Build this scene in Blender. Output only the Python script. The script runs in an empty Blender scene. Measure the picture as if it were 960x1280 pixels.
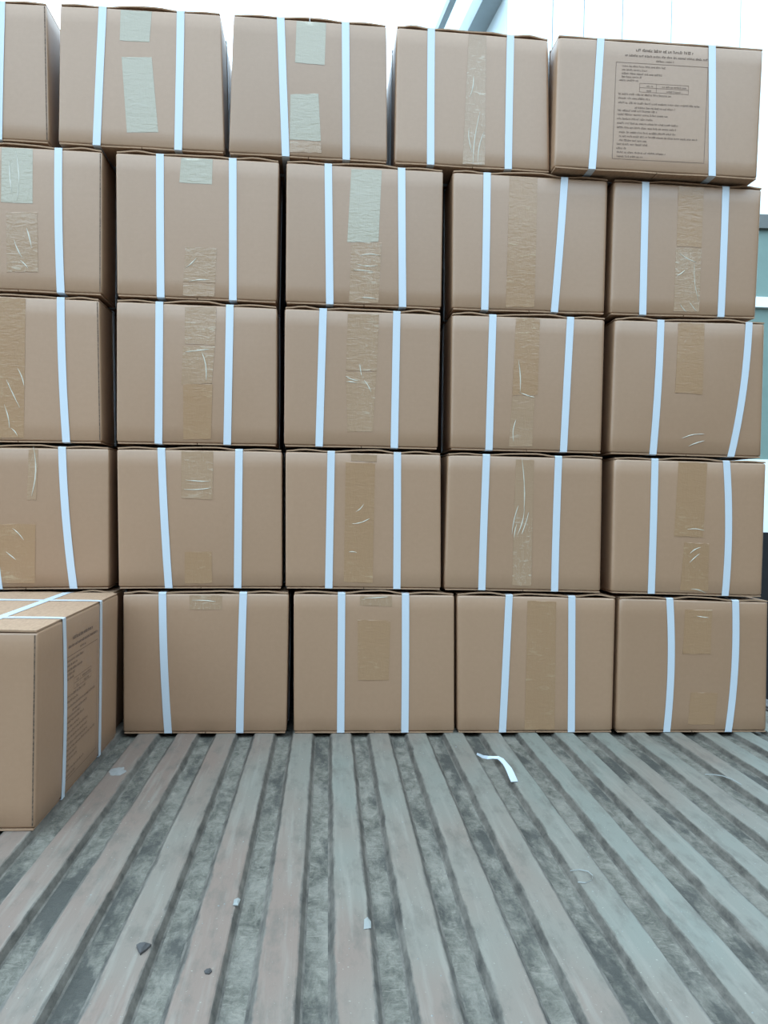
import bpy, bmesh, math, random
from mathutils import Vector, Matrix, noise

SC = bpy.context.scene
COL = SC.collection

# ------------------------------------------------------------------ camera
# metres: x along the wall of cartons, y into the load, z up from the rib tops of the bed
CAM = Vector((0.0, -2.0811, 0.5791))
F_PX, YAW, PITCH, ROLL = 1050.9, 0.0770, -0.0131, 0.0189
fwd = Vector((math.sin(YAW) * math.cos(PITCH), math.cos(YAW) * math.cos(PITCH), math.sin(PITCH)))
rgt0 = Vector((math.cos(YAW), -math.sin(YAW), 0.0))
up0 = rgt0.cross(fwd)
rgt = rgt0 * math.cos(ROLL) + up0 * math.sin(ROLL)
upv = -rgt0 * math.sin(ROLL) + up0 * math.cos(ROLL)
cd = bpy.data.cameras.new('camera')
cd.sensor_fit = 'VERTICAL'
cd.sensor_height = 36.0
cd.lens = F_PX / 1280.0 * 36.0
cd.clip_start = 0.01
cd.clip_end = 300
cam = bpy.data.objects.new('camera', cd)
COL.objects.link(cam)
m = Matrix((rgt, upv, -fwd)).transposed().to_4x4()
m.translation = CAM
cam.matrix_world = m
SC.camera = cam

# ------------------------------------------------------------------ overcast sky and exposure
world = bpy.data.worlds.new('overcast_sky')
SC.world = world
world.use_nodes = True
wn, wl = world.node_tree.nodes, world.node_tree.links
wn.clear()
tc = wn.new('ShaderNodeTexCoord')
sep = wn.new('ShaderNodeSeparateXYZ')
wl.new(tc.outputs['Generated'], sep.inputs[0])
ramp = wn.new('ShaderNodeValToRGB')
ramp.color_ramp.elements[0].position = 0.0
ramp.color_ramp.elements[0].color = (0.545, 0.765, 0.95, 1)
ramp.color_ramp.elements[1].position = 1.0
ramp.color_ramp.elements[1].color = (0.585, 0.81, 1.0, 1)
wl.new(sep.outputs['Z'], ramp.inputs[0])
bg = wn.new('ShaderNodeBackground')
bg.inputs['Strength'].default_value = 1.5
wl.new(ramp.outputs[0], bg.inputs[0])
wo = wn.new('ShaderNodeOutputWorld')
wl.new(bg.outputs[0], wo.inputs[0])

SC.view_settings.view_transform = 'Standard'
SC.view_settings.look = 'None'
SC.view_settings.exposure = 1.49
SC.view_settings.gamma = 1.0
SC.view_settings.use_curve_mapping = False

# ------------------------------------------------------------------ materials
class NT:
    """small wrapper to write node trees in few lines"""
    def __init__(self, name, rough=0.7, ior=1.45):
        self.mat = bpy.data.materials.new(name)
        self.mat.use_nodes = True
        self.t = self.mat.node_tree
        self.b = self.t.nodes['Principled BSDF']
        self.b.inputs['Roughness'].default_value = rough
        self.b.inputs['IOR'].default_value = ior
    def n(self, kind, **kw):
        x = self.t.nodes.new(kind)
        for k, v in kw.items():
            setattr(x, k, v)
        return x
    def link(self, a, b):
        self.t.links.new(a, b)
    def coord(self, which='Object', scale=(1, 1, 1), loc=(0, 0, 0)):
        if which == 'World':
            src = self.n('ShaderNodeNewGeometry').outputs['Position']
        else:
            src = self.n('ShaderNodeTexCoord').outputs[which]
        mp = self.n('ShaderNodeMapping')
        mp.inputs['Scale'].default_value = scale
        mp.inputs['Location'].default_value = loc
        self.link(src, mp.inputs[0])
        return mp.outputs[0]
    def noise(self, vec, scale=5, detail=4, rough=0.55, dist=0.0):
        x = self.n('ShaderNodeTexNoise')
        x.inputs['Scale'].default_value = scale
        x.inputs['Detail'].default_value = detail
        x.inputs['Roughness'].default_value = rough
        x.inputs['Distortion'].default_value = dist
        self.link(vec, x.inputs['Vector'])
        return x.outputs['Fac']
    def ramp(self, fac, stops):
        r = self.n('ShaderNodeValToRGB')
        e = r.color_ramp.elements
        while len(e) < len(stops):
            e.new(0.5)
        for el, (p, c) in zip(e, stops):
            el.position = p
            el.color = (*c, 1) if len(c) == 3 else c
        self.link(fac, r.inputs[0])
        return r.outputs[0]
    def mix(self, fac, a, b, mode='MIX'):
        x = self.n('ShaderNodeMix', data_type='RGBA', blend_type=mode)
        for s, v in ((x.inputs[0], fac), (x.inputs[6], a), (x.inputs[7], b)):
            if isinstance(v, (int, float)):
                s.default_value = v
            elif isinstance(v, tuple):
                s.default_value = (*v, 1)
            else:
                self.link(v, s)
        return x.outputs[2]
    def math(self, op, a, b=0.0):
        x = self.n('ShaderNodeMath', operation=op)
        for s, v in ((x.inputs[0], a), (x.inputs[1], b)):
            if isinstance(v, (int, float)):
                s.default_value = v
            else:
                self.link(v, s)
        return x.outputs[0]
    def bump(self, h, strength=0.2, dist=0.01):
        x = self.n('ShaderNodeBump')
        x.inputs['Strength'].default_value = strength
        x.inputs['Distance'].default_value = dist
        self.link(h, x.inputs['Height'])
        self.link(x.outputs[0], self.b.inputs['Normal'])
    def color(self, c):
        if isinstance(c, tuple):
            self.b.inputs['Base Color'].default_value = (*c, 1)
        else:
            self.link(c, self.b.inputs['Base Color'])
        return self

M = {}
KRAFT = (0.385, 0.225, 0.131)

def make_materials():
    # kraft cardboard: fibre flecks, faint flute lines, a tone of its own for each carton
    a = NT('kraft_cardboard', 0.42, 1.68)
    f = a.noise(a.coord('Object', (1, 1, 1)), 90, 5, 0.7)
    big = a.noise(a.coord('World', (1, 1, 1)), 5, 3)
    c = a.ramp(f, [(0.25, (0.368, 0.213, 0.123)), (0.5, KRAFT), (0.8, (0.408, 0.240, 0.143))])
    c = a.mix(a.math('MULTIPLY', big, 0.35), c, (0.347, 0.187, 0.099))
    rnd = a.n('ShaderNodeObjectInfo').outputs['Random']
    c = a.mix(1.0, c, a.ramp(rnd, [(0, (0.93, 0.92, 0.91)), (1, (1.04, 1.04, 1.05))]), 'MULTIPLY')
    a.color(c)
    fl = a.noise(a.coord('Object', (1, 1, 160)), 1.0, 1)
    a.bump(a.math('ADD', fl, a.math('MULTIPLY', f, 0.4)), 0.05, 0.002)
    M['kraft'] = a.mat
    # flaps and cut edges, slightly paler, with the fluting inside the board
    a = NT('cardboard_flap', 0.9)
    w = a.noise(a.coord('Object', (260, 60, 900)), 1.0, 2)
    a.color(a.ramp(w, [(0.3, (0.325, 0.190, 0.112)), (0.6, (0.405, 0.245, 0.148))]))
    M['flap'] = a.mat
    # plastic strapping
    a = NT('white_strapping', 0.35, 1.5)
    wv = a.n('ShaderNodeTexWave', wave_type='BANDS', bands_direction='DIAGONAL')
    wv.inputs['Scale'].default_value = 130
    a.link(a.coord('Object'), wv.inputs['Vector'])
    a.color((0.575, 0.615, 0.655))
    a.bump(wv.outputs['Fac'], 0.15, 0.0005)
    M['strap'] = a.mat
    # tapes: wrinkled film with whitish streaks painted for sky glints and trapped air
    def tape(name, base, streak, rough, amount):
        a = NT(name, rough, 1.55)
        v = a.coord('World', (1, 1, 0.28))
        n1 = a.noise(v, 55, 4, 0.6, 2.2)
        n2 = a.noise(a.coord('World', (0.25, 1, 1)), 120, 2, 0.6, 0.8)
        patch = a.ramp(a.noise(a.coord('World'), 7, 2), [(0.42, (0, 0, 0)), (0.62, (1, 1, 1))])
        line = a.ramp(n1, [(0.490, (0, 0, 0)), (0.5, (1, 1, 1)), (0.512, (0, 0, 0))])
        line2 = a.ramp(n2, [(0.60, (0, 0, 0)), (0.68, (1, 1, 1))])
        k = a.mix(1.0, a.mix(1.0, line, line2, 'ADD'), patch, 'MULTIPLY')
        k = a.math('MULTIPLY', k, amount)
        a.color(a.mix(k, base, streak))
        a.bump(a.math('ADD', n1, n2), 0.25, 0.003)
        return a.mat
    M['pale'] = tape('tape_sky_glare', (0.41, 0.345, 0.25), (0.55, 0.50, 0.42), 0.22, 0.12)  # base colour lightened to carry the sky glare on the film
    M['clear'] = tape('clear_tape', (0.385, 0.240, 0.145), (0.60, 0.50, 0.38), 0.22, 0.6)
    M['brown'] = tape('brown_tape', (0.368, 0.211, 0.112), (0.55, 0.42, 0.26), 0.28, 0.4)
    a = NT('cut_board_edge', 0.95)
    a.color(a.ramp(a.noise(a.coord('World'), 240, 2), [(0.4, (0.075, 0.048, 0.032)), (0.65, (0.22, 0.14, 0.09))]))
    M['seam'] = a.mat
    a = NT('printing_ink', 0.8)
    a.color((0.145, 0.095, 0.070))
    M['ink'] = a.mat
    # worn paint of the rib tops
    a = NT('worn_rib_paint', 0.62)
    v = a.coord('World', (1, 0.35, 1))
    hue = a.noise(a.coord('World', (1, 0.5, 1)), 2.6, 3)
    px = a.n('ShaderNodeSeparateXYZ')
    a.link(a.coord('World'), px.inputs[0])
    hue = a.math('ADD', hue, a.math('MULTIPLY', px.outputs['X'], 0.16))     # the pinkish primer shows towards the left of the bed
    c = a.ramp(hue, [(0.40, (0.205, 0.146, 0.114)), (0.53, (0.200, 0.170, 0.136)), (0.68, (0.192, 0.190, 0.157))])
    d = a.noise(v, 26, 6, 0.7)
    c = a.mix(a.ramp(d, [(0.5, (0, 0, 0)), (0.75, (1, 1, 1))]), c, (0.117, 0.101, 0.081))
    s = a.noise(a.coord('World', (1, 0.06, 1)), 70, 3, 0.6)
    c = a.mix(a.math('MULTIPLY', a.ramp(s, [(0.52, (0, 0, 0)), (0.7, (1, 1, 1))]), 0.45), c, (0.274, 0.245, 0.202))
    sp = a.noise(a.coord('World'), 210, 2, 0.5)
    c = a.mix(a.ramp(sp, [(0.70, (0, 0, 0)), (0.74, (1, 1, 1))]), c, (0.322, 0.299, 0.248))
    zc = a.n('ShaderNodeSeparateXYZ')
    a.link(a.n('ShaderNodeTexCoord').outputs['Object'], zc.inputs[0])
    # grime climbs the rib sides and eats raggedly into the paint of the edges
    jag = a.noise(a.coord('World', (1, 0.3, 1), (7, 2, 0)), 22, 6, 0.7)
    ax = a.math('ADD', a.math('ABSOLUTE', zc.outputs['X']), a.math('MULTIPLY', a.math('SUBTRACT', jag, 0.5), 0.022))
    k = a.ramp(a.math('MULTIPLY', a.math('SUBTRACT', ax, 0.0205), 160.0), [(0.1, (0, 0, 0)), (0.6, (1, 1, 1))])
    c = a.mix(k, c, a.ramp(a.noise(a.coord('World', (1, 0.45, 1)), 38, 7, 0.75), [(0.35, (0.052, 0.046, 0.038)), (0.5, (0.115, 0.100, 0.082)), (0.68, (0.190, 0.165, 0.135))]))
    a.color(c)
    a.bump(a.math('ADD', d, s), 0.25, 0.003)
    M['rib'] = a.mat
    # grimy sheet between the ribs
    a = NT('grimy_bed_sheet', 0.75)
    v = a.coord('World', (1, 0.5, 1))
    d = a.noise(v, 42, 9, 0.78, 0.6)
    c = a.ramp(d, [(0.33, (0.050, 0.047, 0.036)), (0.45, (0.118, 0.106, 0.083)), (0.55, (0.180, 0.160, 0.127)), (0.70, (0.270, 0.234, 0.188))])
    g = a.noise(a.coord('World', (1, 0.6, 1), (3, 1, 0)), 11, 6, 0.7)
    c = a.mix(a.math('MULTIPLY', a.ramp(g, [(0.5, (0, 0, 0)), (0.62, (1, 1, 1))]), 0.6), c, (0.240, 0.212, 0.172))
    cr = a.noise(a.coord('World', (0.4, 1, 1)), 120, 3, 0.6, 1.2)
    c = a.mix(a.math('MULTIPLY', a.ramp(cr, [(0.56, (0, 0, 0)), (0.68, (1, 1, 1))]), 0.45), c, (0.300, 0.258, 0.210))
    b = a.noise(a.coord('World', (1, 0.32, 1)), 9, 6, 0.72)
    c = a.mix(a.math('MULTIPLY', a.ramp(b, [(0.50, (0, 0, 0)), (0.60, (1, 1, 1))]), 0.85), c, (0.046, 0.043, 0.036), 'MIX')
    a.color(c)
    a.bump(a.math('ADD', d, cr), 0.6, 0.006)
    M['pan'] = a.mat
    def plain(key, name, c, rough=0.6, var=0.12, scale=8, metal=0.0):
        a = NT(name, rough)
        n = a.noise(a.coord('World'), scale, 5)
        a.color(a.ramp(n, [(0.3, tuple(x * (1 - var) for x in c)), (0.7, tuple(min(1, x * (1 + var)) for x in c))]))
        a.b.inputs['Metallic'].default_value = metal
        M[key] = a.mat
    plain('crease', 'tape_crease_glint', (0.56, 0.50, 0.40), 0.25, 0.1, 60)  # whitish base colour stands for sky highlights on the creases
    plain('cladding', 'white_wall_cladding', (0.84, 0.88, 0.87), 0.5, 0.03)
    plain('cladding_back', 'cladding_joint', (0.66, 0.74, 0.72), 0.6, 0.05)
    plain('side_wall', 'side_wall_painted_shade', (0.62, 0.68, 0.69), 0.6, 0.04)  # greyer than the cladding: shade on this side is in the colour
    plain('eave', 'grey_eave_metal', (0.33, 0.38, 0.40), 0.5, 0.06)
    plain('teal', 'teal_door_sheet', (0.15, 0.215, 0.185), 0.5, 0.06)
    plain('lintel', 'dark_grey_lintel', (0.12, 0.12, 0.11), 0.6, 0.08)
    plain('black', 'black_rubber', (0.008, 0.007, 0.007), 0.95, 0.2)
    plain('white', 'white_painted_rail', (0.80, 0.84, 0.84), 0.5, 0.04)
    plain('concrete', 'yard_concrete', (0.15, 0.125, 0.105), 0.85, 0.2, 2)
    plain('light_blocker', 'dark_blocker_surface', (0.105, 0.075, 0.052), 0.8, 0.12, 1)  # dark warm colour of the two unseen light blockers
    plain('steel', 'rusty_bed_steel', (0.10, 0.085, 0.08), 0.6, 0.3, 12)
    plain('stone', 'dark_stone', (0.07, 0.062, 0.058), 0.85, 0.3, 60)
    plain('chip', 'pale_chip', (0.27, 0.27, 0.25), 0.5, 0.06, 30)
    plain('dust', 'pale_spilt_powder', (0.27, 0.255, 0.235), 0.9, 0.12, 60)

make_materials()

# ------------------------------------------------------------------ helpers
def link_mesh(name, verts, faces, mat, parent=None, smooth=False, loc=None):
    me = bpy.data.meshes.new(name)
    me.from_pydata([tuple(v) for v in verts], [], faces)
    me.update()
    if smooth:
        me.polygons.foreach_set('use_smooth', [True] * len(me.polygons))
    me.materials.append(M[mat])
    o = bpy.data.objects.new(name, me)
    COL.objects.link(o)
    if parent:
        o.parent = parent
    if loc:
        o.location = loc
    return o

def empty(name, loc):
    o = bpy.data.objects.new(name, None)
    o.empty_display_size = 0.05
    o.location = loc
    COL.objects.link(o)
    return o

def tag(o, label=None, cat=None, group=None, kind=None):
    if label: o['label'] = label
    if cat: o['category'] = cat
    if group: o['group'] = group
    if kind: o['kind'] = kind
    return o

def box_data(x0, x1, y0, y1, z0, z1):
    v = [(x0, y0, z0), (x1, y0, z0), (x1, y1, z0), (x0, y1, z0), (x0, y0, z1), (x1, y0, z1), (x1, y1, z1), (x0, y1, z1)]
    f = [(0, 3, 2, 1), (4, 5, 6, 7), (0, 1, 5, 4), (1, 2, 6, 5), (2, 3, 7, 6), (3, 0, 4, 7)]
    return v, f

def box(name, x0, x1, y0, y1, z0, z1, mat, parent=None, bevel=0.0):
    bm = bmesh.new()
    v, f = box_data(x0, x1, y0, y1, z0, z1)
    bv = [bm.verts.new(p) for p in v]
    for q in f:
        bm.faces.new([bv[i] for i in q])
    if bevel:
        bmesh.ops.bevel(bm, geom=bm.edges[:], offset=bevel, segments=2, affect='EDGES')
    me = bpy.data.meshes.new(name)
    bm.to_mesh(me)
    bm.free()
    me.materials.append(M[mat])
    o = bpy.data.objects.new(name, me)
    COL.objects.link(o)
    if parent:
        o.parent = parent
    return o

# ------------------------------------------------------------------ the truck bed
RIB0, PITCH_X, RIB_H = -0.030, 0.0941, 0.011
floor = empty('floor', (0, 0, 0))
tag(floor, kind='structure')
pan = box('bed_sheet', -1.46, 1.31, -2.45, 0.66, -0.019, -RIB_H, 'pan', floor)
def rib_mesh():
    prof = [(-0.0325, -RIB_H), (-0.0295, -RIB_H + 0.0010), (-0.0250, -0.0024), (-0.0238, -0.0007), (-0.0215, 0.0),
            (0.0215, 0.0), (0.0238, -0.0007), (0.0250, -0.0024), (0.0295, -RIB_H + 0.0010), (0.0325, -RIB_H)]
    ys = [-2.45, -1.4, -0.9, -0.5, -0.2, 0.1, 0.66]
    v, f = [], []
    for y in ys:
        for x, z in prof:
            v.append((x, y, z))
    n = len(prof)
    for j in range(len(ys) - 1):
        for i in range(n - 1):
            f.append((j * n + i, j * n + i + 1, (j + 1) * n + i + 1, (j + 1) * n + i))
    f.append(tuple(range(n)))
    f.append(tuple(reversed(range((len(ys) - 1) * n, len(ys) * n))))
    me = bpy.data.meshes.new('rib')
    me.from_pydata(v, [], [tuple(reversed(q)) for q in f])
    me.update()
    me.materials.append(M['rib'])
    return me
RM = rib_mesh()
for k in range(-15, 15):
    x = RIB0 + PITCH_X * k
    if x - 0.03 < -1.46 or x + 0.03 > 1.31:
        continue
    o = bpy.data.objects.new('rib', RM)
    COL.objects.link(o)
    o.parent = floor
    o.location = (x, 0, 0)
    o.rotation_euler = (0, 0, -0.010)
for x0, x1 in ((1.31, 1.37), (-1.52, -1.46)):
    t = box('trim_1' if x0 > 0 else 'trim_2', x0, x1, -2.45, 0.70, -0.16, 0.0, 'steel', None, 0.006)
    tag(t, kind='structure')
t = box('wall_back_gap_blocker', -1.5, 1.05, 0.64, 0.69, -0.019, 1.62, 'steel')  # invented bulkhead, added to keep sky from showing through the carton gaps
tag(t, kind='structure')
for i, y in enumerate((-2.2, -0.9, 0.4)):
    t = box('trim_%d' % (3 + i), -1.46, 1.31, y, y + 0.1, -0.14, -0.019, 'steel')
    tag(t, kind='structure')

# ------------------------------------------------------------------ yard, warehouse and added light blockers
g = box('ground', -30, 30, -30, 40, -1.2, -1.1, 'concrete')
tag(g, kind='structure')
t = box('wall_front_blocker', -16, 16, -8.4, -8.0, -1.1, 3.6, 'light_blocker')  # unseen wall added behind the camera to darken the lower cartons
tag(t, kind='structure')
# added blocker, out of frame on the right, dims the cartons' right sides
t = box('wall_side_blocker', 3.6, 4.0, -8.0, 1.6, -1.1, 3.4, 'light_blocker')
tag(t, kind='structure')
# warehouse behind the load, at the right: its front wall faces the camera, its side runs back
wr = empty('wall_right', (1.297, 4.0, -1.1))
tag(wr, kind='structure')
wr.rotation_euler = (0, 0, 0.0)
TOPW = 7.2
seams = [0.0, 0.334, 0.567, 0.855, 1.224, 1.75, 2.1, 2.45, 2.8, 3.15, 3.5]
BASE = 3.84   # the cladding starts above the door lintel
for a_, b_ in zip(seams[:-1], seams[1:]):
    v, f = box_data(a_ + 0.003, b_ - 0.003, -0.022, 0.0, BASE, TOPW)
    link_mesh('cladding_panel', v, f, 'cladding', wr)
box('backing_wall', 0.0, 3.5, 0.001, 0.15, 0.0, TOPW, 'cladding_back', wr)
# side wall, turned a few degrees
ang = 0.095
v = [(0, 0, 0), (-ang * 9, 9, 0), (-ang * 9 + 0.15, 9, 0), (0.15, 0.15, 0), (0, 0, TOPW), (-ang * 9, 9, TOPW), (-ang * 9 + 0.15, 9, TOPW), (0.15, 0.15, TOPW)]
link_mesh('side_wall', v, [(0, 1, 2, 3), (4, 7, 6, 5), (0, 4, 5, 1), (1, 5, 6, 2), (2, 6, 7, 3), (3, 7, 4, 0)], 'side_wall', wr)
def skew_beam(name, x0, x1, z0, z1, mat):
    y0, y1 = 0.02, 8.9
    v = [(x0, y0, z0), (x1, y0, z0), (x1 - ang * 8.9, y1, z0), (x0 - ang * 8.9, y1, z0)]
    v += [(p[0], p[1], z1) for p in v]
    return link_mesh(name, v, [(0, 3, 2, 1), (4, 5, 6, 7), (0, 1, 5, 4), (1, 2, 6, 5), (2, 3, 7, 6), (3, 0, 4, 7)], mat, wr)
ZE = 4.30 + 1.1
skew_beam('eave_soffit', -0.148, -0.002, ZE, ZE + 0.16, 'eave')
skew_beam('gutter', -0.385, -0.338, ZE, ZE + 0.06, 'eave')
for y in (2.6, 5.2):
    box('gutter_bracket', -0.345 - ang * y, -0.14 - ang * y, y, y + 0.03, ZE + 0.05, ZE + 0.075, 'eave', wr)
# lower part of the front wall: lintel, teal door sheet, white rail and plinth
dr = empty('door_1', (1.297, 4.0, -1.1))
tag(dr, kind='structure')
box('lintel', 1.55, 3.4, -0.10, -0.03, 3.74, 3.84, 'lintel', dr)
box('door_sheet', 1.55, 3.4, -0.06, -0.002, 2.04, 3.74, 'teal', dr)
r_ = box('rail', 1.55, 3.4, -0.10, -0.061, 3.16, 3.235, 'white', dr)
box('plinth', 1.55, 3.4, -0.08, -0.002, 1.50, 2.04, 'white', dr)
box('dock_bumper', 1.55, 3.4, -0.16, -0.002, 0.0, 1.50, 'black', dr)

# ------------------------------------------------------------------ cartons
LEVELS= {1: [-0.01218, 0.00501, 0.35831], 2: [-0.00544, 0.00436, 0.70852], 3: [0.00629, -0.00215, 1.05856], 4: [0.00039, -0.00786, 1.4142], 5: [-0.01733, -0.01048, 1.76196]}
CARTONS={
 '00':((-1.063, -0.671, -1.053, -0.661),0.0,[(-0.775, -0.776, -0.778)],[]),
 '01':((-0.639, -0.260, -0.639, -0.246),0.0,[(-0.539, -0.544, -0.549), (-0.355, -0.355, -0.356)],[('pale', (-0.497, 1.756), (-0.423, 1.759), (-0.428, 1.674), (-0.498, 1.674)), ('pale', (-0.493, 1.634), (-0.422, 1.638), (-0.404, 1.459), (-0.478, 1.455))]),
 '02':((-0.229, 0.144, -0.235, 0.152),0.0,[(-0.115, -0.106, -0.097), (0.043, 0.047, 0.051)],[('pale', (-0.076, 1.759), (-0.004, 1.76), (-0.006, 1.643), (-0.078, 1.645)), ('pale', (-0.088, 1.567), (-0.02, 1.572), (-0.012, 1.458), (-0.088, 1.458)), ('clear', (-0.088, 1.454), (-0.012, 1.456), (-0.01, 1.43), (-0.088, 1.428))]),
 '03':((0.169, 0.551, 0.170, 0.562),0.0,[(0.255, 0.257, 0.26), (0.454, 0.454, 0.455)],[('clear', (0.349, 1.751), (0.393, 1.751), (0.396, 1.421), (0.34, 1.42))]),
 '04':((0.567, 1.094, 0.564, 1.086),-0.03,[(0.674, 0.667, 0.659), (0.959, 0.963, 0.967)],[]),
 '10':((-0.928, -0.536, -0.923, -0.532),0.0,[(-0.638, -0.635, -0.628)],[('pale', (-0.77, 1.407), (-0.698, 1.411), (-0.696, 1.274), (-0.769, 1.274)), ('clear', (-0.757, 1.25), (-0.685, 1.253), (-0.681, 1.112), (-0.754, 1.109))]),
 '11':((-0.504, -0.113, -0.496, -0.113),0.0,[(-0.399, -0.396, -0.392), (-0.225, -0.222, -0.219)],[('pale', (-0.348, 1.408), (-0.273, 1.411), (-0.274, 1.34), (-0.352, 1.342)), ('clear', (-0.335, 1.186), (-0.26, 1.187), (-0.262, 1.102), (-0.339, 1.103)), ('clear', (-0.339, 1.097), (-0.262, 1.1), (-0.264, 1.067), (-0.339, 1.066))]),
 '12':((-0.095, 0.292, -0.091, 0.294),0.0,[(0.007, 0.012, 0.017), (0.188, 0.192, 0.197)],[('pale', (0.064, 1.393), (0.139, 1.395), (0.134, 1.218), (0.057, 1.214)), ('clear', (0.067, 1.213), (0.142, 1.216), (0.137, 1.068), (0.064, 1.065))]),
 '13':((0.316, 0.712, 0.321, 0.710),0.0,[(0.402, 0.403, 0.403), (0.599, 0.59, 0.58)],[('brown', (0.459, 1.396), (0.53, 1.4), (0.529, 1.072), (0.456, 1.07))]),
 '14':((0.727, 1.115, 0.724, 1.107),0.0,[(0.808, 0.808, 0.808), (1.018, 1.016, 1.013)],[('brown', (0.894, 1.401), (0.961, 1.4), (0.958, 1.24), (0.893, 1.24)), ('clear', (0.891, 1.235), (0.958, 1.238), (0.956, 1.076), (0.889, 1.075))]),
 '20':((-0.930, -0.538, -0.919, -0.527),0.0,[(-0.628, -0.622, -0.61)],[('brown', (-0.779, 1.051), (-0.71, 1.054), (-0.71, 0.715), (-0.776, 0.713))]),
 '21':((-0.497, -0.112, -0.492, -0.107),0.0,[(-0.395, -0.393, -0.392), (-0.226, -0.226, -0.227)],[('clear', (-0.334, 1.041), (-0.258, 1.044), (-0.26, 0.95), (-0.333, 0.952)), ('clear', (-0.337, 0.946), (-0.26, 0.948), (-0.266, 0.857), (-0.339, 0.854)), ('brown', (-0.335, 0.853), (-0.264, 0.855), (-0.266, 0.722), (-0.333, 0.72))]),
 '22':((-0.093, 0.293, -0.089, 0.292),0.0,[(0.001, -0.001, -0.003), (0.183, 0.183, 0.183)],[('clear', (0.062, 1.038), (0.139, 1.04), (0.136, 0.9), (0.059, 0.9)), ('clear', (0.059, 0.896), (0.136, 0.898), (0.129, 0.75), (0.066, 0.748))]),
 '23':((0.321, 0.712, 0.324, 0.710),0.0,[(0.424, 0.422, 0.421), (0.622, 0.616, 0.611)],[('brown', (0.483, 1.043), (0.544, 1.045), (0.542, 0.852), (0.477, 0.85)), ('clear', (0.477, 0.848), (0.534, 0.85), (0.531, 0.723), (0.471, 0.722))]),
 '24':((0.737, 1.132, 0.732, 1.131),0.0,[(0.856, 0.851, 0.843), (1.088, 1.076, 1.048)],[('brown', (0.902, 1.051), (0.971, 1.052), (0.968, 0.866), (0.896, 0.868))]),
 '30':((-0.902, -0.510, -0.897, -0.505),0.0,[(-0.62, -0.608, -0.588)],[('clear', (-0.698, 0.69), (-0.676, 0.691), (-0.678, 0.566), (-0.7, 0.565)), ('brown', (-0.774, 0.506), (-0.679, 0.508), (-0.679, 0.365), (-0.772, 0.364))]),
 '31':((-0.491, -0.094, -0.482, -0.088),0.0,[(-0.385, -0.375, -0.362), (-0.198, -0.197, -0.196)],[('clear', (-0.337, 0.691), (-0.26, 0.691), (-0.26, 0.574), (-0.335, 0.576)), ('brown', (-0.325, 0.446), (-0.26, 0.447), (-0.258, 0.37), (-0.324, 0.369))]),
 '32':((-0.085, 0.300, -0.079, 0.307),0.0,[(0.027, 0.027, 0.027), (0.191, 0.194, 0.196)],[('clear', (0.076, 0.695), (0.14, 0.694), (0.14, 0.676), (0.077, 0.677)), ('brown', (0.063, 0.673), (0.136, 0.672), (0.136, 0.375), (0.064, 0.376))]),
 '33':((0.318, 0.714, 0.315, 0.716),0.0,[(0.415, 0.412, 0.41), (0.599, 0.597, 0.596)],[('clear', (0.49, 0.69), (0.537, 0.689), (0.536, 0.371), (0.487, 0.373))]),
 '34':((0.743, 1.145, 0.743, 1.142),0.0,[(0.849, 0.848, 0.847), (1.037, 1.046, 1.042)],[('brown', (0.911, 0.696), (0.987, 0.695), (0.979, 0.501), (0.903, 0.504)), ('brown', (0.93, 0.488), (0.996, 0.485), (0.997, 0.364), (0.923, 0.365))]),
 '41':((-0.471, -0.071, -0.466, -0.071),0.0,[(-0.377, -0.37, -0.358), (-0.182, -0.184, -0.185)],[('clear', (-0.312, 0.34), (-0.233, 0.341), (-0.234, 0.306), (-0.311, 0.305))]),
 '42':((-0.059, 0.341, -0.053, 0.348),0.0,[(0.059, 0.061, 0.063), (0.218, 0.221, 0.223)],[('clear', (0.105, 0.344), (0.184, 0.345), (0.185, 0.317), (0.105, 0.319)), ('brown', (0.1, 0.283), (0.182, 0.281), (0.18, 0.134), (0.103, 0.133))]),
 '43':((0.348, 0.756, 0.356, 0.755),0.0,[(0.48, 0.475, 0.47), (0.641, 0.644, 0.647)],[('brown', (0.527, 0.335), (0.601, 0.333), (0.604, 0.007), (0.527, 0.009))]),
 '44':((0.765, 1.159, 0.764, 1.163),0.0,[(0.896, 0.903, 0.896), (1.07, 1.072, 1.059)],[('brown', (0.937, 0.316), (1.009, 0.315), (1.007, 0.202), (0.933, 0.203)), ('brown', (0.957, 0.103), (1.029, 0.103), (1.022, 0.02), (0.952, 0.022))]),
}
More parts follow.
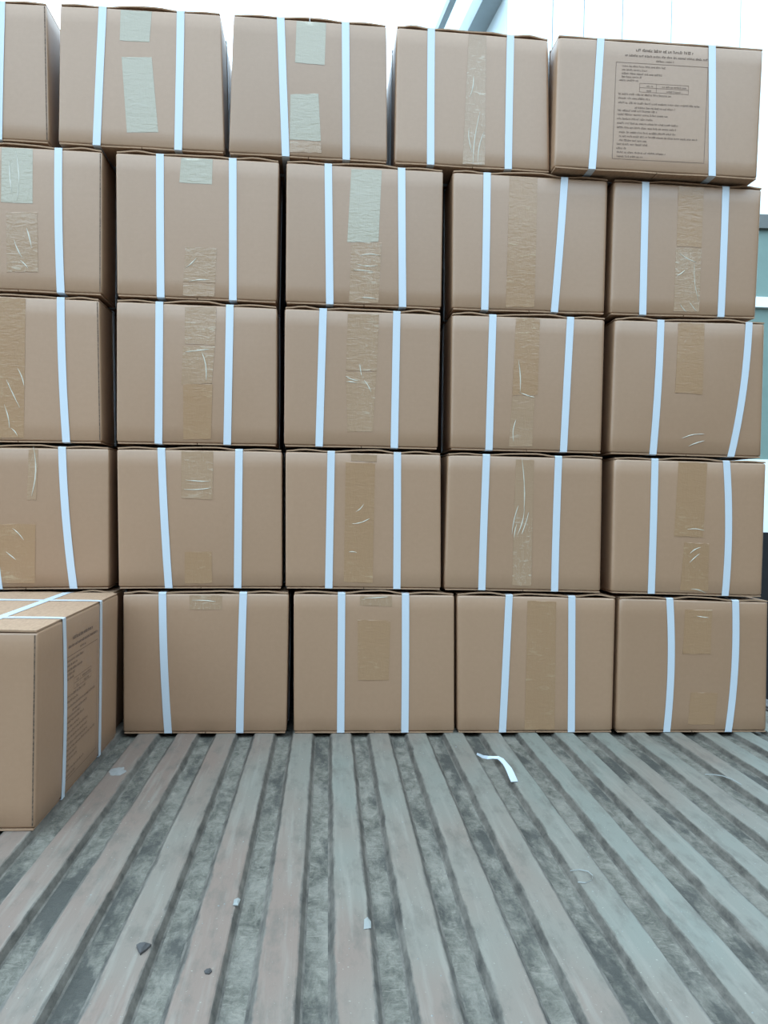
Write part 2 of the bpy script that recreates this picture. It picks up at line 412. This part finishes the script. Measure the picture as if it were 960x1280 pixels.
CREASES={
 '33':[(0.505, 0.695, 0.514, 0.558), (0.499, 0.574, 0.484, 0.501), (0.515, 0.566, 0.497, 0.498), (0.526, 0.558, 0.509, 0.502), (0.496, 0.528, 0.49, 0.493)],
 '14':[(0.898, 1.224, 0.945, 1.201), (0.94, 1.197, 0.953, 1.104), (0.905, 1.094, 0.922, 1.074), (0.93, 1.099, 0.948, 1.077), (0.895, 1.165, 0.916, 1.18)],
 '34':[(0.946, 0.46, 0.973, 0.476), (0.946, 0.437, 0.971, 0.46), (0.952, 0.369, 0.991, 0.358), (0.936, 0.521, 0.982, 0.519)],
 '24':[(0.918, 0.753, 0.976, 0.765), (0.935, 0.733, 0.977, 0.748)],
 '23':[(0.491, 0.939, 0.497, 0.859), (0.493, 0.859, 0.534, 0.846), (0.488, 0.789, 0.483, 0.734)],
 '22':[(0.059, 0.886, 0.091, 0.875), (0.061, 0.872, 0.087, 0.869), (0.105, 0.877, 0.123, 0.848), (0.094, 0.917, 0.099, 0.887)],
 '03':[(0.381, 1.551, 0.366, 1.424), (0.392, 1.502, 0.378, 1.428), (0.363, 1.639, 0.354, 1.585), (0.354, 1.51, 0.363, 1.451)],
 '10':[(-0.738, 1.186, -0.719, 1.145), (-0.709, 1.216, -0.697, 1.169), (-0.724, 1.139, -0.704, 1.119), (-0.751, 1.376, -0.743, 1.291), (-0.737, 1.396, -0.732, 1.282)],
 '20':[(-0.752, 0.852, -0.72, 0.786), (-0.727, 0.881, -0.711, 0.84), (-0.757, 0.794, -0.743, 0.737), (-0.74, 0.737, -0.724, 0.717)],
 '30':[(-0.687, 0.694, -0.689, 0.575), (-0.733, 0.497, -0.706, 0.469), (-0.747, 0.44, -0.724, 0.421)],
 '21':[(-0.292, 0.934, -0.28, 0.864), (-0.331, 0.932, -0.273, 0.94)],
 '12':[(0.089, 1.182, 0.139, 1.184), (0.08, 1.162, 0.133, 1.16), (0.07, 1.146, 0.122, 1.144), (0.095, 1.08, 0.131, 1.078)],
 '11':[(-0.334, 1.136, -0.307, 1.162), (-0.326, 1.103, -0.276, 1.109)],
 '32':[(0.091, 0.551, 0.11, 0.571), (0.082, 0.521, 0.125, 0.535), (0.075, 0.451, 0.095, 0.45)],
 '42':[(0.115, 0.337, 0.175, 0.341)],
 '31':[(-0.326, 0.621, -0.268, 0.619), (-0.329, 0.598, -0.264, 0.603)],
 '41':[(-0.306, 0.328, -0.248, 0.325)],
 '44':[(0.967, 0.3, 0.999, 0.296)],
}

def level(i, x):
    if i == 0:
        return 0.0
    a, b, c = LEVELS[i]
    x = max(-0.75, min(1.1, x))
    return a * x * x + b * x + c

STRAP_W, STRAP_T = 0.0182, 0.0009
SEAMS = ('00', '10', '20', 'front')

def loop_strip(path, side, mat, parent, name='strap'):
    """a closed flat band: path = centre points, side = width directions (half width vectors), thick outwards"""
    n = len(path)
    v, f = [], []
    for (p, out), s in zip(path, side):
        a = Vector(p) - s
        b = Vector(p) + s
        o = Vector(out) * STRAP_T
        v += [a, b, b + o, a + o]
    for i in range(n):
        j = (i + 1) % n
        for k in range(4):
            l = (k + 1) % 4
            f.append((i * 4 + k, i * 4 + l, j * 4 + l, j * 4 + k))
    me = bpy.data.meshes.new(name)
    me.from_pydata([tuple(q) for q in v], [], f)
    bm = bmesh.new(); bm.from_mesh(me)
    bmesh.ops.recalc_face_normals(bm, faces=bm.faces[:])
    bm.to_mesh(me); bm.free()
    me.materials.append(M[mat])
    o = bpy.data.objects.new(name, me)
    COL.objects.link(o)
    o.parent = parent
    return o

def print_block(to3d, parent, rng):
    """to3d(s, t, d): s to the right, t up from the lower left corner of the frame (unit = frame 590 x 645), d outwards.
    The printing on the real carton cannot be read, so its lines are set in letter-like strokes."""
    v, f = [], []
    def quad(s0, s1, t0, t1):
        if s1 - s0 > 60:                                # long rules follow the curve of the board in short pieces
            n = int((s1 - s0) / 50) + 1
            for i in range(n):
                quad(s0 + (s1 - s0) * i / n, s0 + (s1 - s0) * (i + 1) / n, t0, t1)
            return
        if t1 - t0 > 60:
            n = int((t1 - t0) / 50) + 1
            for i in range(n):
                quad(s0, s1, t0 + (t1 - t0) * i / n, t0 + (t1 - t0) * (i + 1) / n)
            return
        b = len(v)
        v.extend([to3d(s0, t0, 0.0005), to3d(s1, t0, 0.0005), to3d(s1, t1, 0.0005), to3d(s0, t1, 0.0005)])
        f.append((b, b + 1, b + 2, b + 3))
    def line(s0, s1, t, h=13, wide=6.0):
        s = s0
        while s < s1:
            for _ in range(rng.randint(3, 9)):
                if s >= s1:
                    break
                k = rng.random()
                w = wide * (0.55 + 0.35 * k)
                hh = h * (1.0 if rng.random() < 0.3 else 0.72)
                quad(s, s + w * 0.42, t, t + hh)                 # stem
                if rng.random() < 0.75:
                    quad(s + w * 0.42, s + w, t + hh * 0.62, t + hh * 0.9)   # bowl
                if rng.random() < 0.6:
                    quad(s + w * 0.42, s + w, t, t + hh * 0.25)  # foot
                s += w + 1.6
            s += wide * 0.9
    def frame(s0, s1, t0, t1, w=2.2):
        quad(s0, s1, t1 - w, t1); quad(s0, s1, t0, t0 + w)
        quad(s0, s0 + w, t0 + w, t1 - w); quad(s1 - w, s1, t0 + w, t1 - w)
    T = 645
    frame(0, 590, 0, T)
    line(125, 490, T + 78, 19, 9); line(55, 580, T + 42, 15, 7.5); line(255, 365, T + 14, 12)
    rows = [(20, 40, 315), (45, 40, 205), (70, 40, 295), (92, 40, 165), (115, 25, 145), (207, 23, 360), (235, 23, 225),
            (265, 25, 545), (295, 130, 390), (317, 22, 270), (343, 22, 340), (372, 22, 250), (401, 22, 412), (430, 22, 398),
            (461, 38, 395), (488, 38, 540), (515, 40, 215), (541, 25, 218), (568, 23, 85), (595, 27, 338), (622, 28, 190)]
    for d, a, b in rows:
        line(a, b, T - d - 9)
    frame(155, 470, T - 192, T - 132, 1.8)
    quad(155, 470, T - 163, T - 161); quad(262, 264, T - 192, T - 132)
    line(200, 240, T - 155, 11); line(300, 455, T - 155, 11); line(200, 235, T - 186, 11); line(330, 420, T - 186, 11)
    o = link_mesh('printed_text', v, f, 'ink', parent)
    o['label'] = 'small dark printed text in a ruled frame'
    return o

def make_carton(key, xs, Y, depth, zb, zt, straps, tapes, side_straps, label, name='carton', group='strapped cartons of the load', printing=None):
    """xs = top left, top right, bottom left, bottom right of the end face in world x; zb / zt = functions of x"""
    rng = random.Random('carton' + key)
    tl, tr, bl, br = xs
    ox, oz = (bl + br) / 2, zb((bl + br) / 2)
    root = empty(name, (ox, Y + depth / 2, oz))
    tag(root, label, 'carton', group)
    BOT, TOP = 0.0050, 0.0125
    b1 = rng.uniform(-0.001, 0.0035)
    b2 = rng.uniform(-0.0012, 0.0012)
    ph = rng.uniform(0, 6)
    def xl(v): return bl + (tl - bl) * v
    def xr(v): return br + (tr - br) * v
    def zz(x, v): return zb(x) + BOT + (zt(x) - TOP - zb(x) - BOT) * v
    def wob(u, v): return b1 * math.sin(math.pi * u) * math.sin(math.pi * v) + b2 * math.sin(4 * u + ph) * math.sin(math.pi * v) * math.sin(math.pi * u)
    def yf(x, v):
        u = (x - xl(v)) / (xr(v) - xl(v))
        u = min(1, max(0, u)); v = min(1, max(0, v))
        return Y - wob(u, v)
    def loc(x, y, z): return (x - ox, y - Y - depth / 2, z - oz)
    R = 0.0085 if key[1] in '34' else 0.0042
    # ---- body: rings of a rounded rectangle, slightly bulging
    vs = [(0.0, 0.0035), (0.004, 0.0012), (0.012, 0.0)] + [(t / 8, 0.0) for t in range(1, 8)] + [(0.988, 0.0), (0.996, 0.0012), (1.0, 0.0035)]
    us = [0.0, 0.03] + [i / 8 for i in range(1, 8)] + [0.97, 1.0]
    V, Fc = [], []
    ring_n = 0
    for v, ins in vs:
        x0, x1 = xl(v) + ins, xr(v) - ins
        y0, y1 = Y + ins, Y + depth - ins
        ring = []
        for u in us:                                  # front, left to right
            x = x0 + R + (x1 - x0 - 2 * R) * u
            ring.append((x, y0 - wob(u, v)))
        for a in (22.5, 45, 67.5):
            a = math.radians(a)
            ring.append((x1 - R + R * math.sin(a), y0 + R - R * math.cos(a)))
        for u in us:                                  # right side
            y = y0 + R + (y1 - y0 - 2 * R) * u
            ring.append((x1 + 0.4 * abs(b1) * math.sin(math.pi * u) * math.sin(math.pi * v), y))
        for a in (22.5, 45, 67.5):
            a = math.radians(a)
            ring.append((x1 - R + R * math.cos(a), y1 - R + R * math.sin(a)))
        for u in us:                                  # back
            ring.append((x1 - R - (x1 - x0 - 2 * R) * u, y1))
        for a in (22.5, 45, 67.5):
            a = math.radians(a)
            ring.append((x0 + R - R * math.sin(a), y1 - R + R * math.cos(a)))
        for u in us:                                  # left side
            y = y1 - R - (y1 - y0 - 2 * R) * u
            ring.append((x0 - 0.4 * abs(b1) * math.sin(math.pi * u) * math.sin(math.pi * v), y))
        for a in (22.5, 45, 67.5):
            a = math.radians(a)
            ring.append((x0 + R - R * math.cos(a), y0 + R - R * math.sin(a)))
        ring_n = len(ring)
        V += [loc(x, y, zz(x, v)) for x, y in ring]
    for j in range(len(vs) - 1):
        for i in range(ring_n):
            k = (i + 1) % ring_n
            Fc.append((j * ring_n + i, j * ring_n + k, (j + 1) * ring_n + k, (j + 1) * ring_n + i))
    Fc.append(tuple(reversed(range(ring_n))))
    Fc.append(tuple(range((len(vs) - 1) * ring_n, len(vs) * ring_n)))
    body = link_mesh('body', V, Fc, 'kraft', root, smooth=True)
    body.data.polygons[-1].use_smooth = False
    body.data.polygons[-2].use_smooth = False
    # ---- flaps: two on top (their cut edges bow up between the straps), two below
    sx = sorted(s[0] for s in straps)
    amp = {'04': 0.12, 'front': 0.12}.get(key, rng.uniform(0.6, 1.0))
    def wave(x):
        d = 1.0
        for s in sx:
            d = min(d, abs(x - s) / 0.055)
        e = min(abs(x - xl(1)), abs(x - xr(1))) / 0.05
        w = min(1.0, d) * min(1.0, e)
        w = w * w * (3 - 2 * w)
        return 0.0078 * amp * w * (0.72 + 0.28 * math.sin(23 * x + ph))
    def flap(nm, xa, xb, top):
        n = 12
        v, f = [], []
        for i in range(n + 1):
            x = xa + (xb - xa) * i / n
            for y, k in ((Y + 0.0012 + 0.0012 * math.sin(31 * x + ph), 1.0), (Y + 0.10, 0.45), (Y + depth - 0.10, 0.45), (Y + depth - 0.002, 1.0)):
                if top:
                    z0 = zt(x) - TOP + 0.0006 + wave(x) * k
                    z1 = z0 + 0.0033
                else:
                    z0 = zb(x) + 0.0011; z1 = z0 + 0.0032
                v.append(loc(x, y, z0)); v.append(loc(x, y, z1))
        for i in range(n):
            a, b = i * 8, (i + 1) * 8
            for k in (0, 2, 4):
                f.append((a + k + 1, b + k + 1, b + k + 3, a + k + 3))
                f.append((a + k, a + k + 2, b + k + 2, b + k))
            f.append((a, b, b + 1, a + 1))
            f.append((a + 6, a + 7, b + 7, b + 6))
        for a in (0, n * 8):
            for k in (0, 2, 4):
                q = (a + k, a + k + 1, a + k + 3, a + k + 2)
                f.append(q if a == 0 else tuple(reversed(q)))
        return link_mesh(nm, v, f, 'flap', root)
    mid = (tl + tr) / 2 + rng.uniform(-0.006, 0.006)
    flap('top_flap', tl + 0.002, mid - 0.0003, True)
    flap('top_flap', mid + 0.0003, tr - 0.002, True)
    midb = (bl + br) / 2
    flap('bottom_flap', bl + 0.003, midb - 0.001, False)
    flap('bottom_flap', midb + 0.001, br - 0.003, False)
    # ---- straps lengthwise: up the front, over the top, down the back, under
    hw = STRAP_W / 2
    for s in straps:
        xt, xm, xb = s
        def sxv(v):                                   # quadratic through bottom, middle, top
            return xb * (1 - v) * (1 - 2 * v) + 4 * xm * v * (1 - v) + xt * v * (2 * v - 1)
        path, side = [], []
        h = Vector((hw, 0, 0))
        for i in range(13):
            v = i / 12
            x = sxv(v)
            z = zb(x) + 0.0022 + (zt(x) - TOP + 0.0022 - zb(x) - 0.0022) * v
            path.append((loc(x, yf(x, v) - 0.0009, z), (0, -1, 0)))
            side.append(h)
        zt_ = zt(xt) - TOP + 0.0041
        path += [(loc(xt, Y + 0.003, zt_), (0, -0.5, 0.8)), (loc(xt, Y + 0.012, zt_), (0, 0, 1)), (loc(xt, Y + depth - 0.01, zt_ + 0.0002), (0, 0, 1)),
                 (loc(xt, Y + depth + 0.0008, zt(xt) - TOP), (0, 1, 0)), (loc(xb, Y + depth + 0.0008, zb(xb) + 0.004), (0, 1, 0)),
                 (loc(xb, Y + depth - 0.01, zb(xb) + 0.0010), (0, 0, -1)), (loc(xb, Y + 0.012, zb(xb) + 0.0010), (0, 0, -1)), (loc(xb, Y + 0.003, zb(xb) + 0.0012), (0, -0.5, -0.8))]
        side += [h] * 8
        loop_strip(path, side, 'strap', root)
    # ---- straps crosswise
    for yt, ym, yb in side_straps:
        h = Vector((0, hw, 0))
        path, side = [], []
        for i in range(9):
            v = i / 8
            y = yb * (1 - v) * (1 - 2 * v) + 4 * ym * v * (1 - v) + yt * v * (2 * v - 1)
            x = xr(v)
            z = zb(x) + 0.002 + (zt(x) - TOP + 0.0045 - zb(x) - 0.002) * v
            u = (y - Y) / depth
            path.append((loc(x + 0.0008 + 0.4 * abs(b1) * math.sin(math.pi * u) * math.sin(math.pi * v), y, z), (1, 0, 0)))
        for x in [xr(1) - 0.006] + [xr(1) + (xl(1) - xr(1)) * k / 10 for k in range(1, 10)] + [xl(1) + 0.006]:
            path.append((loc(x, yt, zt(x) - TOP + 0.0046 + wave(x) * 0.45), (0, 0, 1)))
        for i in range(9):
            v = 1 - i / 8
            x = xl(v)
            z = zb(x) + 0.002 + (zt(x) - TOP + 0.0045 - zb(x) - 0.002) * v
            u = (yt - Y) / depth
            path.append((loc(x - 0.0008 - 0.4 * abs(b1) * math.sin(math.pi * u) * math.sin(math.pi * v), yt, z), (-1, 0, 0)))
        path += [(loc(bl + 0.01, yb, zb(bl) + 0.0010), (0, 0, -1)), (loc(br - 0.01, yb, zb(br) + 0.0010), (0, 0, -1))]
        loop_strip(path, [h] * len(path), 'strap', root)
    # ---- tape strips pressed on the end face
    for tp in tapes:
        kind, q = tp[0], tp[1:]
        nx, nz = 5, 10
        v, f = [], []
        sd = rng.uniform(0, 50)
        for layer in (0, 1):
            for j in range(nz + 1):
                for i in range(nx + 1):
                    a, b = i / nx, j / nz
                    x = (q[0][0] * (1 - a) + q[1][0] * a) * (1 - b) + (q[3][0] * (1 - a) + q[2][0] * a) * b
                    z = (q[0][1] * (1 - a) + q[1][1] * a) * (1 - b) + (q[3][1] * (1 - a) + q[2][1] * a) * b
                    vv = (z - zb(x) - BOT) / (zt(x) - TOP - zb(x) - BOT)
                    z = min(max(z, zz(x, 0.012)), zz(x, 0.99))
                    if b in (0.0, 1.0):
                        z += rng.uniform(-0.001, 0.001)
                    y = yf(x, vv) - (0.0001 if layer else 0.0005)
                    if not layer and kind != 'pale':
                        y -= 0.0004 * (noise.noise(Vector((x * 60, z * 25, sd))) + 0.5)
                    v.append(loc(x, y, z))
        N = (nx + 1) * (nz + 1)
        for j in range(nz):
            for i in range(nx):
                a = j * (nx + 1) + i
                f.append((a, a + nx + 1, a + nx + 2, a + 1))
        rim = list(range(nx + 1)) + [j * (nx + 1) + nx for j in range(1, nz + 1)] + [nz * (nx + 1) + i for i in range(nx - 1, -1, -1)] + [j * (nx + 1) for j in range(nz - 1, 0, -1)]
        b = len(v)
        v += [v[k] for k in rim] + [v[N + k] for k in rim]
        for k in range(len(rim)):
            l = (k + 1) % len(rim)
            f.append((b + k, b + l, b + len(rim) + l, b + len(rim) + k))
        v = v[:N] + v[2 * N:]                          # the back layer only carries the rim
        f = [tuple(q if q < N else q - N for q in p_) for p_ in f]
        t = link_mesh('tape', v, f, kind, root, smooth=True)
        for p_ in t.data.polygons[nx * nz:]:
            p_.use_smooth = False
        t['label'] = {'pale': 'tape patch with pale sky glare in its colour', 'clear': 'wrinkled shiny clear tape', 'brown': 'flat brown tape'}[kind]
        last_tape = t
    # ---- lifted creases of the tape film, sky glints put into their colour
    if key in CREASES:
        cr = random.Random('crease' + key)
        v, f = [], []
        for x0, z0, x1, z1 in CREASES[key]:
            n = 6
            b = len(v)
            dx, dz = x1 - x0, z1 - z0
            ln = math.hypot(dx, dz)
            px, pz = -dz / ln, dx / ln
            bow = cr.uniform(-0.08, 0.08) * ln
            for i in range(n + 1):
                a = i / n
                w = 0.0014 * math.sin(math.pi * (0.08 + 0.84 * a)) * cr.uniform(0.6, 1.2)
                x = x0 + dx * a + px * bow * math.sin(math.pi * a)
                z = z0 + dz * a + pz * bow * math.sin(math.pi * a)
                vv = (z - zb(x) - BOT) / (zt(x) - TOP - zb(x) - BOT)
                y = yf(x, vv) - 0.0008
                v += [loc(x - px * w, y, z - pz * w), loc(x, y - 0.0007, z), loc(x + px * w, y, z + pz * w)]
            for i in range(n):
                q = b + i * 3
                f += [(q, q + 1, q + 4, q + 3), (q + 1, q + 2, q + 5, q + 4)]
        mw = link_mesh('tape_crease', v, f, 'crease', last_tape)
        mw['label'] = 'lifted tape creases with painted whitish sky glints'
        mw['kind'] = 'stuff'
    # ---- glued corner seam: the cut edge of the board shows as a dark upright line
    if key in SEAMS:
        n = 12
        v, f = [], []
        for i in range(n + 1):
            w_ = 0.012 + 0.976 * i / n
            for dx, dy in ((-0.0052, 0.0002), (-0.0052, -0.0008), (-0.0032 + 0.0004 * math.sin(i * 2.3), -0.0008), (-0.0032, 0.0002)):
                x = xr(w_) + dx
                v.append(loc(x, yf(x, w_) + dy, zz(x, w_)))
        for i in range(n):
            for k in range(4):
                l = (k + 1) % 4
                f.append((i * 4 + k, i * 4 + l, i * 4 + 4 + l, i * 4 + 4 + k))
        f.append((3, 2, 1, 0)); f.append(tuple(range(n * 4, n * 4 + 4)))
        link_mesh('seam', v, [tuple(reversed(q)) for q in f], 'seam', root)
    # ---- printing
    if printing == 'front':
        x0, x1, z0, z1, x0b = 0.7141, 0.950, 1.4395, 1.6787, 0.7094
        def to3d(s, t, d):
            b = t / 645
            x = x0b + (x0 - x0b) * b + 0.236 * s / 590
            z = z0 + (z1 - z0) * b
            vv = (z - zb(x) - BOT) / (zt(x) - TOP - zb(x) - BOT)
            return loc(x, yf(x, vv) - d, z)
        print_block(to3d, root, rng)
    elif printing == 'right':
        def to3d(s, t, d):
            y = -0.445 + 0.236 * s / 590
            z = 0.028 + 0.239 * t / 645
            v = (z - zb(br) - BOT) / (zt(br) - TOP - zb(br) - BOT)
            u = (y - Y) / depth
            return loc(xr(v) + 0.4 * abs(b1) * math.sin(math.pi * u) * math.sin(math.pi * v) + d, y, z)
        print_block(to3d, root, rng)
    return root

LABELS = {
 '00': 'carton cut off by the left edge in the top row, only its right end showing',
 '01': 'top row carton with two pale tape patches, second from left',
 '02': 'top row carton, third from left, pale tape patches high and low between leaning straps',
 '03': 'top row carton with crinkled tape down its middle, just left of the long printed carton',
 '04': 'long carton with printed text panel facing forward at the top right corner',
 '10': 'second row carton cut by the left edge, two wrinkled pale tape patches',
 '11': 'second row carton, second from left, with a small pale tape square at its top edge',
 '12': 'second row carton in the middle with one long pale tape strip from its top',
 '13': 'second row carton, fourth from left, right strap slanting, faint brown tape',
 '14': 'second row carton at the right end, directly under the long printed carton',
 '20': 'third row carton cut by the left edge, single bent strap and brown tape',
 '21': 'third row carton, second from left, pale tape turning crinkled halfway down',
 '22': 'central carton of the whole wall, third row, crinkled clear tape between two straps',
 '23': 'third row carton, fourth from left, brown tape above crinkled clear tape',
 '24': 'third row carton at the right end, its right strap slanting strongly inward',
 '30': 'fourth row carton cut by the left edge, directly above the pulled-out printed carton',
 '31': 'fourth row carton, second from left, left strap slanting, pale tape at its top',
 '32': 'fourth row carton in the middle with long brown tape and two upright straps',
 '33': 'fourth row carton, fourth from left, shiny wrinkled tape between its straps',
 '34': 'fourth row carton at the right end with two large brown tape patches',
 '40': 'floor-level carton hidden behind the pulled-out printed carton at lower left',
 '41': 'bottom row carton on the metal floor, immediately right of the pulled-out printed carton',
 '42': 'bottom row carton on the floor, third from right, small shiny tape at its top edge',
 '43': 'bottom row carton on the floor, second from right, one long faint tape',
 '44': 'bottom row carton on the floor at the right end, two separate brown tape squares',
}
DEPTH = 0.555
for key in sorted(CARTONS):
    xs, Y, straps, tapes = CARTONS[key]
    i = 4 - int(key[0])
    dep = DEPTH
    zb = (lambda x, i=i: level(i, x))
    zt = (lambda x, i=i: level(i + 1, x))
    straps = list(straps)
    if key == '04':
        dep = 0.392
        zt = (lambda x: 1.7435 - 0.004 * (x - 0.82))
    if len(straps) == 1:                              # the carton runs out of the frame: its other strap
        s = straps[0]
        straps.append(tuple(q - 0.175 for q in s))
    r = random.Random(key)
    ss = []
    for k in (0.24, 0.73):
        y = Y + dep * (k + r.uniform(-0.03, 0.03))
        ss.append((y, y, y))
    make_carton(key, xs, Y, dep, zb, zt, straps, tapes, ss, LABELS[key], printing='front' if key == '04' else None)
z0f = lambda x: 0.0
make_carton('40', (-0.885, -0.493, -0.885, -0.493), 0.0, DEPTH, z0f, lambda x: level(1, x), [(-0.60, -0.60, -0.60), (-0.78, -0.78, -0.78)], [],
            [(0.13, 0.13, 0.13), (0.40, 0.40, 0.40)], LABELS['40'])
make_carton('front', (-0.869, -0.4775, -0.869, -0.4775), -0.602, 0.580, z0f, lambda x: 0.3545, [(-0.595, -0.595, -0.595), (-0.765, -0.765, -0.765)], [],
            [(-0.455, -0.440, -0.447), (-0.185, -0.181, -0.180)], 'pulled-out carton on the metal floor at lower left with printed text on its side',
            printing='right')

# ------------------------------------------------------------------ litter on the bed
def ribbon(name, pts, halfw, mat):
    """pts: (x, y, z), halfw: half-width vectors"""
    v, f = [], []
    for p, h in zip(pts, halfw):
        p, h = Vector(p), Vector(h)
        v += [p - h, p + h, p + h + Vector((0, 0, 0.0008)), p - h + Vector((0, 0, 0.0008))]
    n = len(pts)
    for i in range(n - 1):
        for k in range(4):
            l = (k + 1) % 4
            f.append((i * 4 + k, i * 4 + l, i * 4 + 4 + l, i * 4 + 4 + k))
    f.append((3, 2, 1, 0))
    f.append(tuple(range(n * 4 - 4, n * 4)))
    c = sum((Vector(p) for p in pts), Vector()) / n
    c.z = 0.0
    return link_mesh(name, [q - c for q in v], f, mat, smooth=False, loc=c)

pts = [(0.372, -0.176, 0.001), (0.380, -0.205, 0.003), (0.388, -0.221, 0.006), (0.399, -0.227, 0.008), (0.409, -0.231, 0.009), (0.414, -0.248, 0.009), (0.417, -0.268, 0.007),
       (0.4195, -0.292, 0.004), (0.4185, -0.318, 0.002), (0.4165, -0.345, 0.001), (0.4145, -0.369, 0.001)]
hw = [(0.0008, 0, 0.002), (0.001, 0, 0.003), (0.001, 0.001, 0.003), (0.001, 0.002, 0.002), (0.002, 0.003, 0.002), (0.004, 0.002, 0.002), (0.0050, 0.001, 0.001),
      (0.0070, 0, 0.0004), (0.0075, 0, 0), (0.0075, 0, 0), (0.0075, 0.001, 0)]
tag(ribbon('strap_scrap', pts, hw, 'strap'), 'twisted white scrap of strapping lying on the ribbed floor before the cartons', 'scrap')
pts = [(0.842, -0.330, 0.001), (0.855, -0.341, 0.004), (0.868, -0.356, 0.006), (0.880, -0.377, 0.005), (0.889, -0.398, 0.001)]
tag(ribbon('plastic_shred', pts, [(0.0006, 0.0006, 0.0004)] * 5, 'chip'), 'thin pale curved shred on the floor before the rightmost bottom carton', 'scrap')
pts = [(0.405, -0.79, 0.001), (0.420, -0.788, 0.002), (0.431, -0.797, 0.003), (0.434, -0.812, 0.003), (0.428, -0.825, 0.002), (0.416, -0.832, 0.001), (0.405, -0.829, 0.001)]
tag(ribbon('thread', pts, [(0.0004, 0.0004, 0.0003)] * 7, 'chip'), 'thin pale curled thread lying in the middle of the right floor', 'thread')

def lump(name, x, y, pts, h, mat, label, cat):
    """a small faceted stone or chip: polygon base, a smaller top facet"""
    n = len(pts)
    cx = sum(p[0] for p in pts) / n
    cy = sum(p[1] for p in pts) / n
    v = [(p[0], p[1], 0.0) for p in pts]
    v += [(cx + (p[0] - cx) * 1.02, cy + (p[1] - cy) * 1.02, h * 0.45) for p in pts]
    v += [(cx + (p[0] - cx) * 0.5, cy + (p[1] - cy) * 0.5, h * (0.92 + 0.1 * (i % 2))) for i, p in enumerate(pts)]
    f = [tuple(reversed(range(n)))]
    for l in (0, n):
        for i in range(n):
            j = (i + 1) % n
            f.append((l + i, l + j, l + n + j, l + n + i))
    f.append(tuple(range(2 * n, 3 * n)))
    return tag(link_mesh(name, v, f, mat, loc=(x, y, 0.0)), label, cat)

lump('stone', -0.215, -0.994, [(0, -0.014), (0.005, -0.005), (0.0095, 0.007), (0.003, 0.009), (-0.005, 0.0085), (-0.009, 0.006), (-0.004, -0.006)], 0.007, 'stone',
     'small dark triangular stone on a rib of the floor, lower left', 'stone')
lump('plastic_chip', 0.075, -0.94, [(-0.005, -0.016), (0.005, -0.013), (0.006, 0.004), (0.002, 0.017), (-0.003, 0.010)], 0.0022, 'chip',
     'pale chip lying on a rib near the bottom centre of the floor', 'chip')
lump('plastic_chip', -0.108, -0.872, [(-0.004, -0.010), (0.003, -0.011), (0.005, 0.006), (0.001, 0.012), (-0.004, 0.006)], 0.003, 'chip',
     'small pale chip at the edge of a rib, up and right of the dark stone', 'chip')
lump('pebble', -0.125, -1.049, [(-0.003, -0.005), (0.002, -0.006), (0.0045, 0.0), (0.002, 0.0055), (-0.0025, 0.005), (-0.005, 0.0)], 0.003, 'stone',
     'tiny round dark pebble right of the triangular stone, lower left', 'stone')
# thin spilt powder beside the pulled-out carton
rng = random.Random(5)
def powder(x, y, rx, ry):
    n = 22
    v = [(0, 0, 0.0022)]
    for i in range(n):
        a = 2 * math.pi * i / n
        r = 1 + 0.45 * noise.noise(Vector((math.cos(a) * 1.7, math.sin(a) * 1.7, 4.2)))
        v.append((rx * r * math.cos(a), ry * r * math.sin(a), 0.0003))
    f = [(0, 1 + i, 1 + (i + 1) % n) for i in range(n)]
    f.append(tuple(reversed(range(1, n + 1))))
    return link_mesh('spilt_powder', v, f, 'dust', smooth=False, loc=(x, y, 0.0))
tag(powder(-0.414, -0.285, 0.017, 0.03), 'pale patch of spilt powder beside the pulled-out carton', 'powder', kind='stuff')
# grit: hundreds of pale grains
v, f = [], []
for k in range(260):
    kx = rng.randint(-5, 9)
    x = RIB0 + PITCH_X * kx + rng.uniform(-0.021, 0.021)
    y = rng.uniform(-1.35, -0.05)
    x += 0.010 * y
    if x < -0.45 and y > -0.64:
        continue
    s = rng.uniform(0.0005, 0.0013) * (1.5 if rng.random() < 0.08 else 1)
    b = len(v)
    for q in ((-1, 0, 0), (0, -1, 0), (1, 0, 0), (0, 1, 0), (0, 0, 1)):
        v.append((x + q[0] * s * rng.uniform(0.7, 1.5), y + q[1] * s * rng.uniform(0.7, 1.5), q[2] * s))
    f += [(b, b + 1, b + 4), (b + 1, b + 2, b + 4), (b + 2, b + 3, b + 4), (b + 3, b, b + 4)]
tag(link_mesh('grit', v, f, 'chip'), 'fine pale grit scattered over the floor ribs', 'grit', kind='stuff')
